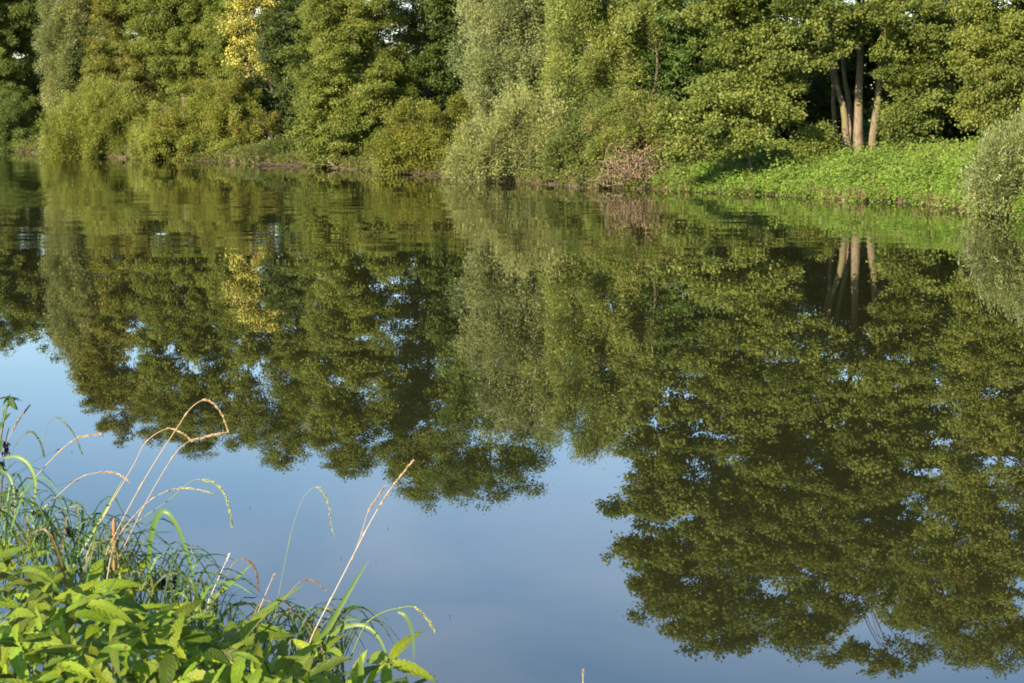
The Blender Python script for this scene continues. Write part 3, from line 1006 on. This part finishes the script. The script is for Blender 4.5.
class LeafSet:
    def __init__(self):
        self.V, self.U, self.Q, self.C, self.n = [], [], [], [], 0

    def add(self, V, uv, Q, col, pos, yaw, pitch, roll=0.0, tilt=None):
        cy, sy, cp, sp, cr, sr = math.cos(yaw), math.sin(yaw), math.cos(pitch), math.sin(pitch), math.cos(roll), math.sin(roll)
        Ry = np.array([[cr, 0, sr], [0, 1, 0], [-sr, 0, cr]])
        Rx = np.array([[1, 0, 0], [0, cp, -sp], [0, sp, cp]])
        Rz = np.array([[cy, -sy, 0], [sy, cy, 0], [0, 0, 1]])
        # leaves turn their upper side towards the sun
        ax = unit(np.cross([0, 0, 1.0], SUNV))
        an = 0.55 + 0.35 * math.sin(yaw * 5.3 + pitch * 9) if tilt is None else tilt
        K = np.array([[0, -ax[2], ax[1]], [ax[2], 0, -ax[0]], [-ax[1], ax[0], 0]])
        Rs = np.eye(3) + math.sin(an) * K + (1 - math.cos(an)) * K @ K
        self.V.append(V @ (Rs @ Rz @ Rx @ Ry).T + pos)
        self.U.append(uv)
        self.Q.append(Q + self.n)
        self.C.append(np.tile(col, (len(Q), 1)))
        self.n += len(V)

    def build(self, name, mat, parent=None):
        V, Q, U = np.concatenate(self.V), np.concatenate(self.Q), np.concatenate(self.U)
        me = quad_mesh(name, V, Q)
        ul = me.uv_layers.new(name='leaf_uv')
        ul.data.foreach_set('uv', U[Q.ravel()].astype(np.float32).ravel())
        set_tint(me, np.concatenate(self.C))
        return link(name, me, mat, parent)


WEEDC = np.array((0.195, 0.285, 0.022))
GR_WEED = 'leafy weeds on the near bank'


def weed_plant(label, px, py, D, size, seed, top='star', n_top=5, tiers=4, lean=(0, 0), tone=1.0):
    rng = np.random.default_rng(seed)
    tip = at(px, py, D)
    base = np.array([tip[0] + lean[0], tip[1] + lean[1], 0.0])
    base[2] = float(ground_h(base[:1], base[1:2])[0]) - 0.02
    root = thing('leafy_weed', label, 'weed', base, GR_WEED)
    p = spline([np.zeros(3), (tip - base) * np.array([0.35, 0.35, 0.5]) + rng.normal(size=3) * 0.01, tip - base], 14)
    tb = Tubes()
    tb.add(p, np.linspace(0.0045, 0.0022, 14), 6)
    ls = LeafSet()

    def put(pos, yaw, pitch, L, asp, tilt=None, shade=1.0):
        col = WEEDC * tone * (rng.uniform(0.8, 1.15) if rng.random() < 0.75 else rng.uniform(0.4, 0.7)) * np.array([rng.uniform(0.9, 1.2), 1, rng.uniform(0.7, 1.3)])
        d = np.array([-math.sin(yaw) * math.cos(pitch), math.cos(yaw) * math.cos(pitch), math.sin(pitch)])
        stalk = L * rng.uniform(0.12, 0.3)
        tb.add(np.array([pos, pos + d * stalk * 0.5 + np.array([0, 0, 0.004]), pos + d * stalk]), [0.0016, 0.0012, 0.001], 4)
        V, uv, Q = weed_leaf(L, L * asp, rng.uniform(0.1, 0.45), rng.uniform(0.08, 0.4), rng.normal() * 0.1, rng)
        ls.add(V, uv, Q, col, pos + d * stalk * (0.3 if tilt else 1), yaw, pitch, rng.normal() * (0.08 if tilt else 0.25), tilt)
    T = tip - base
    y0 = rng.uniform(0, 6.28)
    for k in range(n_top):
        if top == 'star':
            put(T, y0 + k * 2 * math.pi / n_top + rng.normal() * 0.12, rng.uniform(-0.3, 0.05), size * rng.uniform(0.9, 1.2), rng.uniform(0.27, 0.35), 0.8)
        else:
            put(T - np.array([0, 0, 0.012 * (k // 2)]), y0 + k * math.pi / 2 * 1.02 + rng.normal() * 0.1, rng.uniform(0.05, 0.75), size * rng.uniform(0.65, 0.95), rng.uniform(0.26, 0.36))
    for j in range(1, tiers + 1):
        q = p[max(0, 13 - 2 * j)]
        for k in range(4):
            put(q + rng.normal(size=3) * 0.006, y0 + j * 1.2 + k * math.pi / 2 + rng.normal() * 0.25, rng.uniform(-0.25, 0.35), size * rng.uniform(0.6, 0.95), rng.uniform(0.26, 0.36))
    tb.build('stem', STEM, root)
    ls.build('leaves', WEED, root)


weed_plant('upright weed sprout with four crossed leaves standing above the other weeds', 140, 574, 3.72, 0.062, 1, 'cross', 4, 3)
weed_plant('leafy weed with a flat star of five long leaves left of the biggest leaf star', 170, 634, 3.3, 0.072, 2)
weed_plant('leafy weed with the biggest bright star of pointed leaves at the bottom edge', 238, 644, 3.15, 0.085, 3, 'star', 6)
weed_plant('leafy weed under the tall bent straw stalk, right of the biggest leaf star', 322, 648, 3.45, 0.075, 4, 'cross', 5, 3)
weed_plant('rightmost leafy weed on the near bank, its leaves pointing out over the water', 388, 662, 3.4, 0.085, 5, 'star', 5, 2, (-0.10, 0))
weed_plant('pale green weed at the left edge of the picture below the tangled grass', 22, 550, 3.7, 0.08, 6, 'cross', 6)
weed_plant('weed with broad leaves and a reddish stalk near the left edge', 46, 606, 3.3, 0.085, 7, 'star', 5)
weed_plant('dense weed in front of the thick green grass blade', 90, 588, 3.55, 0.085, 8, 'star', 6)
weed_plant('low broad leaved weed crossed by the slanting grass blade', 112, 626, 3.3, 0.08, 9, 'star', 5)
weed_plant('weed with a pale upright leaf standing just left of the white straw', 192, 612, 3.55, 0.075, 10, 'cross', 5)
weed_plant('leafy weed at the bottom edge between the leaf star and the arching seed blade', 286, 664, 3.2, 0.075, 11, 'star', 5)
weed_plant('bright leafy weed in the bottom left corner of the picture', 14, 640, 3.05, 0.085, 12, 'star', 6)
weed_plant('leafy weed at the bottom edge right of the one in the corner', 74, 655, 3.0, 0.08, 13, 'cross', 6)
weed_plant('weed at the bottom edge just below the flat leaf star', 180, 674, 3.0, 0.075, 14, 'star', 5)
weed_plant('shaded weed standing just behind the dense one by the grass blade', 118, 586, 3.75, 0.08, 15, 'star', 5, 3, tone=0.85)
weed_plant('small weed at the bottom edge below the rightmost weed', 346, 684, 3.2, 0.07, 16, 'cross', 5, 3)
weed_plant('weed with narrow leaves left of the upright four leaf sprout', 64, 566, 3.8, 0.07, 17, 'cross', 5, 4)
weed_plant('weed among blue green grass behind the biggest leaf star', 250, 628, 3.6, 0.065, 18, 'star', 5, 3, tone=0.9)


def weed_mass():
    rng = np.random.default_rng(41)
    tx = np.array([-80, 0, 40, 90, 130, 190, 235, 290, 340, 400, 440])
    ty = np.array([526, 544, 562, 578, 588, 610, 632, 656, 662, 676, 720])
    ls = LeafSet()
    for i in range(1800):
        px = rng.uniform(-80, 425)
        D = rng.uniform(2.75, 4.0)
        y_top = np.interp(px, tx, ty)
        py = y_top + 16 + (740 - y_top) * rng.random() ** 1.15
        pos = at(px, py, D)
        L = rng.uniform(0.035, 0.075)
        V, uv, Q = weed_leaf(L, L * rng.uniform(0.24, 0.36), rng.uniform(0.05, 0.5), rng.uniform(0.05, 0.5), rng.normal() * 0.15, rng, 12)
        col = WEEDC * (rng.uniform(0.65, 1.1) if rng.random() < 0.6 else rng.uniform(0.3, 0.6)) * np.array([rng.uniform(0.85, 1.2), 1, rng.uniform(0.8, 1.5)])
        ls.add(V, uv, Q, col, pos, rng.uniform(0, 6.28), rng.uniform(-0.6, 0.5), rng.normal() * 0.3)
    o = ls.build('weed_cover', WEED)
    o['kind'] = 'stuff'
    o['label'] = 'mass of bright green weed leaves covering the near bank'
    o['category'] = 'weeds'


weed_mass()


class Ribbons:
    """grass blades: folded ribbons along a curve"""

    def __init__(self):
        self.V, self.Q, self.C, self.n = [], [], [], 0

    def add(self, P, width, col, side, n=14):
        p = spline(P, n)
        T = unit(np.gradient(p, axis=0))
        Sd = unit(np.cross(T, side))
        t = np.linspace(0, 1, n)
        w = width * np.minimum(1, 0.45 + 2.2 * t) * (1 - t ** 2.2) ** 0.8 * 0.5 + 0.0003
        up = np.cross(Sd, T)
        V = np.stack([p - Sd * w[:, None] + up * w[:, None] * 0.35, p, p + Sd * w[:, None] + up * w[:, None] * 0.35], 1).reshape(-1, 3)
        i = (np.arange(n - 1)[:, None] * 3 + np.arange(2)[None]).ravel()
        self.V.append(V)
        self.Q.append(np.stack([i, i + 1, i + 4, i + 3], 1) + self.n)
        self.C.append(np.tile(col, (len(i), 1)))
        self.n += len(V)

    def build(self, name, mat, parent=None):
        me = quad_mesh(name, np.concatenate(self.V), np.concatenate(self.Q))
        set_tint(me, np.concatenate(self.C))
        return link(name, me, mat, parent)


def grass_tangle():
    rng = np.random.default_rng(52)
    rb = Ribbons()
    for i in range(350):
        if rng.random() < 0.72:
            px = rng.uniform(-40, 215)
            py = np.interp(px, [-40, 0, 60, 130, 215], [545, 552, 572, 588, 620])
            h = rng.uniform(25, 95) * np.interp(px, [-40, 30, 120, 215], [1.0, 0.95, 0.75, 0.5])
        else:
            px = rng.uniform(195, 345)
            py = np.interp(px, [195, 345], [636, 668])
            h = rng.uniform(18, 62)
        D = rng.uniform(3.55, 4.15)
        dx = float(np.clip(rng.normal() * 0.9 * h + 0.1 * h, -75, 48))
        a = at(px - dx * 0.25, py + 30, D)
        b = at(px + dx * 0.35, py - h * 0.75, D + rng.normal() * 0.05)
        c = at(px + dx * 0.85, py - h * rng.uniform(0.75, 1.0), D + rng.normal() * 0.08)
        e = at(px + dx * 1.3, py - h * rng.uniform(0.15, 0.95), D + rng.normal() * 0.1)
        col = np.array((0.105, 0.175, 0.048)) * rng.uniform(0.5, 1.3) * np.array([rng.uniform(0.8, 1.5), 1, rng.uniform(0.6, 1.3)])
        if rng.random() < 0.12:
            col = np.array((0.30, 0.24, 0.11)) * rng.uniform(0.5, 1.1)
        rb.add([a, b, c, e], rng.uniform(0.0016, 0.0050), col, rng.normal(size=3) * 0.5 + np.array([0, -1, 0.4]), 10)
    o = rb.build('grass_tangle', BLADE)
    o['kind'] = 'stuff'
    o['label'] = 'tangle of thin blue green grass behind the weeds on the near bank'
    o['category'] = 'grass'


grass_tangle()

GR_BLADE = 'broad green grass blades on the near bank'


def blade(label, pts, D0, D1, wpx, colour, seed):
    rng = np.random.default_rng(seed)
    n = len(pts)
    D = np.linspace(D0, D1, n)
    rb = Ribbons()
    rb.add([at(x, y, d) for (x, y), d in zip(pts, D)], wpx * D0 / F, np.array(colour), np.array([rng.normal() * 0.25, -1, 0.35]), 22)
    o = rb.build('tall_grass', BLADE)
    tag(o, label, 'grass', GR_BLADE)


G1, G2, G3 = (0.13, 0.20, 0.035), (0.10, 0.175, 0.035), (0.085, 0.145, 0.05)
blade('thick straight green blade rising behind the weeds beside the brown stub', [(66, 582), (73, 562), (98, 522), (122, 480)], 3.7, 3.75, 6, G2, 1)
blade('green blade slanting across the front of the weeds at the bottom left', [(42, 700), (62, 660), (92, 615), (122, 572)], 2.95, 3.2, 7, G1, 2)
blade('second slanting blade, shorter, just right of the long one across the weeds', [(56, 700), (80, 664), (100, 645), (118, 627)], 2.95, 3.1, 6, G1, 3)
blade('tall green blade arching over to the right above the upright weed sprout', [(149, 580), (150, 545), (157, 518), (166, 512), (178, 528), (190, 562), (200, 606)], 3.7, 3.65, 6, G2, 4)
blade('short upright green blade at the left of the white straw', [(203, 622), (212, 600), (232, 582), (254, 562)], 3.6, 3.65, 6, G1, 5)
blade('straight green blade beside the tall bent straw stalk', [(318, 640), (330, 625), (344, 600), (369, 559)], 3.45, 3.5, 6, G1, 6)
blade('green blade leaning right that ends in a brown tip', [(246, 628), (262, 612), (284, 597), (304, 584)], 3.55, 3.6, 5, G1, 7)
blade('drooping green blade hanging from the arching seed blade at the right', [(398, 612), (406, 616), (413, 634), (414, 662)], 3.42, 3.4, 5, G3, 8)
blade('flat green blade bending right below the straight blade by the straw stalk', [(330, 636), (345, 627), (365, 626), (380, 640), (391, 668)], 3.5, 3.45, 5, G1, 9)
blade('pale green blade curving down at the left edge beside the grass tangle', [(4, 458), (18, 457), (30, 466), (36, 486), (30, 520), (24, 552)], 3.8, 3.75, 4, G1, 10)
blade('short upright blade standing in front of the rightmost weed', [(360, 700), (361, 685), (361, 668), (360, 652)], 3.15, 3.15, 8, G1, 11)
blade('green blade bending left at the left edge, under the pale curving one', [(0, 470), (8, 476), (13, 492), (14, 520), (10, 552)], 3.85, 3.8, 4, G3, 12)
blade('leaf blade in the middle of the weeds curling over to the left', [(172, 606), (178, 582), (176, 566), (168, 562)], 3.65, 3.65, 4, G3, 13)

GR_STALK = 'seeding grass stalks on the near bank'


def stalk(label, pts, D0, D1, wpx, colour, head_from, head_w, seed, head_col=None, name='grass_stalk'):
    """a thin culm traced as a curve, its last part carrying the spikelets of the seed head"""
    rng = np.random.default_rng(seed)
    D = np.linspace(D0, D1, len(pts))
    P = np.array([at(x, y, d) for (x, y), d in zip(pts, D)])
    base = P[0].copy()
    root = thing(name, label, 'grass stalk', base, GR_STALK)
    p = spline(P - base, 40)
    k = D0 / F
    tb = Tubes()
    tb.add(p, np.linspace(wpx * k * 0.25, wpx * k * 0.13, 40), 6)
    for j in (11, 22):
        tb.add(p[j:j + 2], wpx * k * 0.36, 6)
    tb.build('culm', STRAW, root, colour)
    i0 = int(39 * head_from)
    n = (39 - i0) * 9
    t = rng.uniform(i0, 39, n)
    q = np.stack([np.interp(t, np.arange(40), p[:, c]) for c in range(3)], 1)
    T = unit(np.stack([np.interp(t, np.arange(40), np.gradient(p, axis=0)[:, c]) for c in range(3)], 1))
    off = rng.normal(size=(n, 3))
    off = unit(off - T * np.sum(off * T, 1, keepdims=True))
    ax = T + off * 0.28
    C = q + off * head_w * k * 0.13 + ax * 0.002
    L = rng.uniform(2.2, 4.2, n) * k * 1.2
    V = leaf_quads(C, ax, rng.normal(size=(n, 3)), L, np.full(n, head_w * k * 0.26))
    hc = np.array(head_col or colour) * rng.uniform(0.7, 1.2, (n, 1))
    leaf_mesh('seed_head', V, hc, STRAW, root)


ST = (0.44, 0.31, 0.17)
ST2 = (0.52, 0.42, 0.28)
GS = (0.19, 0.23, 0.06)
stalk('dry stalk bending over to the right under the tallest straw arch', [(86, 560), (93, 540), (106, 513), (133, 466), (146, 442), (166, 429), (180, 432), (191, 440)], 3.7, 3.7, 2.4, ST, 0.72, 3.4, 1)
stalk('tallest straw stalk, arching high and drooping at its tip', [(104, 560), (112, 541), (133, 500), (155, 462), (177, 428), (191, 408), (206, 400), (220, 411), (228, 431)], 3.65, 3.65, 2.6, ST, 0.72, 3.8, 2)
stalk('straw stalk whose seed head points level to the right below the tallest arch', [(120, 556), (127, 541), (144, 506), (164, 471), (182, 446), (204, 437), (228, 432)], 3.68, 3.7, 2.4, ST, 0.7, 4.2, 3)
stalk('short dry stalk curving right just above the brown stub', [(108, 556), (116, 540), (133, 517), (155, 497), (182, 488), (213, 493)], 3.7, 3.7, 2.2, ST, 0.68, 3.4, 4, (0.40, 0.34, 0.16))
stalk('green stalk with a thick drooping green seed head right of the straw stalks', [(105, 558), (118, 538), (140, 520), (169, 500), (190, 482), (204, 480), (217, 485), (227, 500), (232, 526)], 3.72, 3.68, 2.0, GS, 0.62, 5, 5, (0.30, 0.32, 0.08))
stalk('dry stalk leaning right with an orange tip over the open water at left', [(4, 522), (14, 505), (30, 484), (49, 462), (73, 440), (86, 436), (100, 434)], 3.85, 3.85, 2.2, ST, 0.66, 3.6, 6)
stalk('low dry stalk arching right below the orange tipped one', [(14, 540), (26, 524), (53, 500), (76, 480), (95, 473), (115, 473), (129, 481)], 3.8, 3.8, 2.0, ST, 0.7, 3.2, 7)
stalk('faint dry stalk at the left edge leaning up to the right', [(0, 458), (8, 440), (18, 421), (29, 406)], 3.95, 3.95, 2.0, (0.36, 0.27, 0.19), 0.5, 3, 8)
stalk('green drooping grass head low at the left edge', [(8, 470), (12, 452), (22, 436), (32, 432), (40, 442), (44, 456)], 3.85, 3.85, 1.5, (0.12, 0.16, 0.06), 0.45, 3, 9)
stalk('thin green drooping grass head, highest one near the left edge', [(44, 445), (47, 426), (55, 417), (66, 424), (76, 438), (82, 454)], 3.9, 3.9, 1.3, (0.16, 0.19, 0.09), 0.4, 2.6, 10)
stalk('long straw stalk leaning far right with a feathery tip, alone over the water', [(308, 650), (314, 632), (335, 591), (357, 548), (372, 519), (390, 490), (413, 460)], 3.5, 3.55, 2.8, ST2, 0.72, 4.0, 11, (0.42, 0.28, 0.15))
stalk('shorter thin stalk rising beside the long leaning straw stalk', [(352, 560), (360, 538), (368, 512), (376, 499), (385, 486)], 3.53, 3.6, 1.6, ST, 0.5, 2.6, 12)
stalk('pale green stalk with a hooked drooping seed head between the straw groups', [(272, 640), (276, 610), (289, 543), (300, 505), (310, 490), (319, 488), (328, 503), (333, 536)], 3.6, 3.6, 1.5, (0.20, 0.26, 0.13), 0.68, 4, 13, (0.30, 0.31, 0.12))
stalk('stiff white straw sticking up behind the bright leaf star', [(204, 614), (210, 598), (219, 577), (229, 555)], 3.55, 3.6, 2.4, (0.62, 0.52, 0.40), 0.9, 2.2, 14)
stalk('brown hooked seed head curving over beside the white straw', [(216, 604), (222, 585), (234, 563), (243, 559), (252, 564), (257, 576), (258, 590)], 3.58, 3.6, 1.6, (0.26, 0.20, 0.09), 0.5, 3.8, 15, (0.24, 0.13, 0.07))
stalk('short pinkish straw standing right of the brown hooked seed head', [(258, 612), (264, 598), (269, 586), (274, 575)], 3.58, 3.6, 2.6, (0.42, 0.30, 0.22), 0.85, 2.4, 16)
stalk('thin brown tip arching right off the leaning green blade', [(284, 600), (292, 590), (302, 581), (313, 581), (325, 589)], 3.57, 3.6, 1.6, (0.30, 0.20, 0.13), 0.5, 2.6, 17)
stalk('green arching stalk with a yellow seed head above the rightmost weed', [(350, 660), (358, 640), (368, 622), (384, 612), (400, 608), (414, 607), (426, 617), (435, 632)], 3.45, 3.4, 3.0, (0.16, 0.23, 0.05), 0.72, 4.6, 18, (0.34, 0.33, 0.08))
stalk('dark thin grass stem slanting up to the right at the left edge', [(-4, 482), (20, 470), (40, 458), (60, 449)], 3.9, 3.95, 1.2, (0.10, 0.12, 0.07), 0.9, 1.6, 19)
stalk('dark thin stem slanting right below the low dry arching stalk', [(10, 510), (30, 498), (52, 488), (78, 480)], 3.85, 3.9, 1.2, (0.10, 0.11, 0.07), 0.9, 1.6, 20)
stalk('lone pale straw tip standing in the water at the bottom centre', [(584, 700), (583.5, 690), (583, 680), (583, 671)], 3.6, 3.6, 2.6, ST2, 0.8, 2.4, 21)

# dark withered flower stalks and the brown stub
def withered(label, pts, heads, D, seed):
    rng = np.random.default_rng(seed)
    P = np.array([at(x, y, D) for x, y in pts])
    base = P[0].copy()
    root = thing('withered_flower', label, 'withered flower', base, 'withered flower stalks on the near bank')
    tb = Tubes()
    tb.add(spline(P - base, 16), np.linspace(0.0016, 0.0009, 16), 5)
    tb.build('stem', WET, root)
    for (x, y, h) in heads:
        c = at(x, y, D) - base
        n = 70
        k = D / F
        o = np.stack([rng.normal(size=n) * 1.6 * k, rng.normal(size=n) * 1.6 * k, -rng.random(n) * h * k], 1)
        V = leaf_quads(c + o, rng.normal(size=(n, 3)) * 0.5 - np.array([0, 0, 1]), rng.normal(size=(n, 3)), np.full(n, 4.5 * k), np.full(n, 2.0 * k))
        leaf_mesh('withered_head', V, np.array((0.03, 0.024, 0.028)) * rng.uniform(0.6, 1.5, (n, 1)), STRAW, root)


withered('dark withered stalk with three hanging heads above the grass tangle at left', [(30, 556), (36, 538), (52, 532), (70, 527)], [(39, 536, 12), (54, 532, 10), (69, 528, 9)], 3.8, 1)
withered('dark dead flower stalk leaning over behind the upright weed sprout', [(178, 612), (176, 590), (172, 574), (175, 572)], [(176, 574, 22), (163, 578, 8), (151, 577, 9)], 3.75, 2)
withered('dark curled stem of dead flowers at the far left edge', [(-6, 560), (0, 512), (3, 470), (6, 440), (9, 428)], [(6, 442, 14), (2, 462, 10)], 3.9, 3)
withered('dark wiry stem bending down right beside the grass at left', [(22, 556), (30, 520), (40, 510), (48, 516), (53, 534)], [(53, 530, 8), (38, 512, 6)], 3.85, 4)

tb = Tubes()
stub_p = np.array([at(x, y, 3.7) for x, y in [(115, 570), (114.5, 550), (114, 530), (114, 517)]])
tb.add(spline(stub_p - stub_p[0], 8), np.array([4.6, 4.6, 4.8, 4.4, 4.4, 4.2, 4.0, 0.5]) * 0.5 * 3.7 / F, 8)
stub = tb.build('broken_stem', STRAW, None, (0.30, 0.17, 0.07))
stub.location = stub_p[0]
tag(stub, 'short thick brown broken stem among the straw stalks at left', 'broken stem')


def tall_weed():
    rng = np.random.default_rng(9)
    D = 3.9
    pts = [(-8, 600), (-6, 520), (-2, 460), (4, 420), (9, 398)]
    P = np.array([at(x, y, D) for x, y in pts])
    base = P[0].copy()
    root = thing('nettle_plant', 'thin tall nettle with small leaves reaching up at the left edge', 'nettle', base)
    p = spline(P - base, 24)
    tb = Tubes()
    tb.add(p, np.linspace(0.003, 0.0015, 24), 6)
    tb.build('stem', STEM, root)
    ls = LeafSet()
    for j in list(range(8, 24, 3)) + [23]:
        for k in range(4 if j == 23 else 2):
            L = rng.uniform(0.018, 0.032)
            V, uv, Q = weed_leaf(L, L * 0.42, 0.3, 0.3, 0, rng, 8)
            ls.add(V, uv, Q, np.array((0.07, 0.13, 0.03)) * rng.uniform(0.7, 1.2), p[j], k * math.pi * (0.5 if j == 23 else 1) + j * 0.9, rng.uniform(-0.4, 0.3))
    ls.build('leaves', WEED, root)


tall_weed()
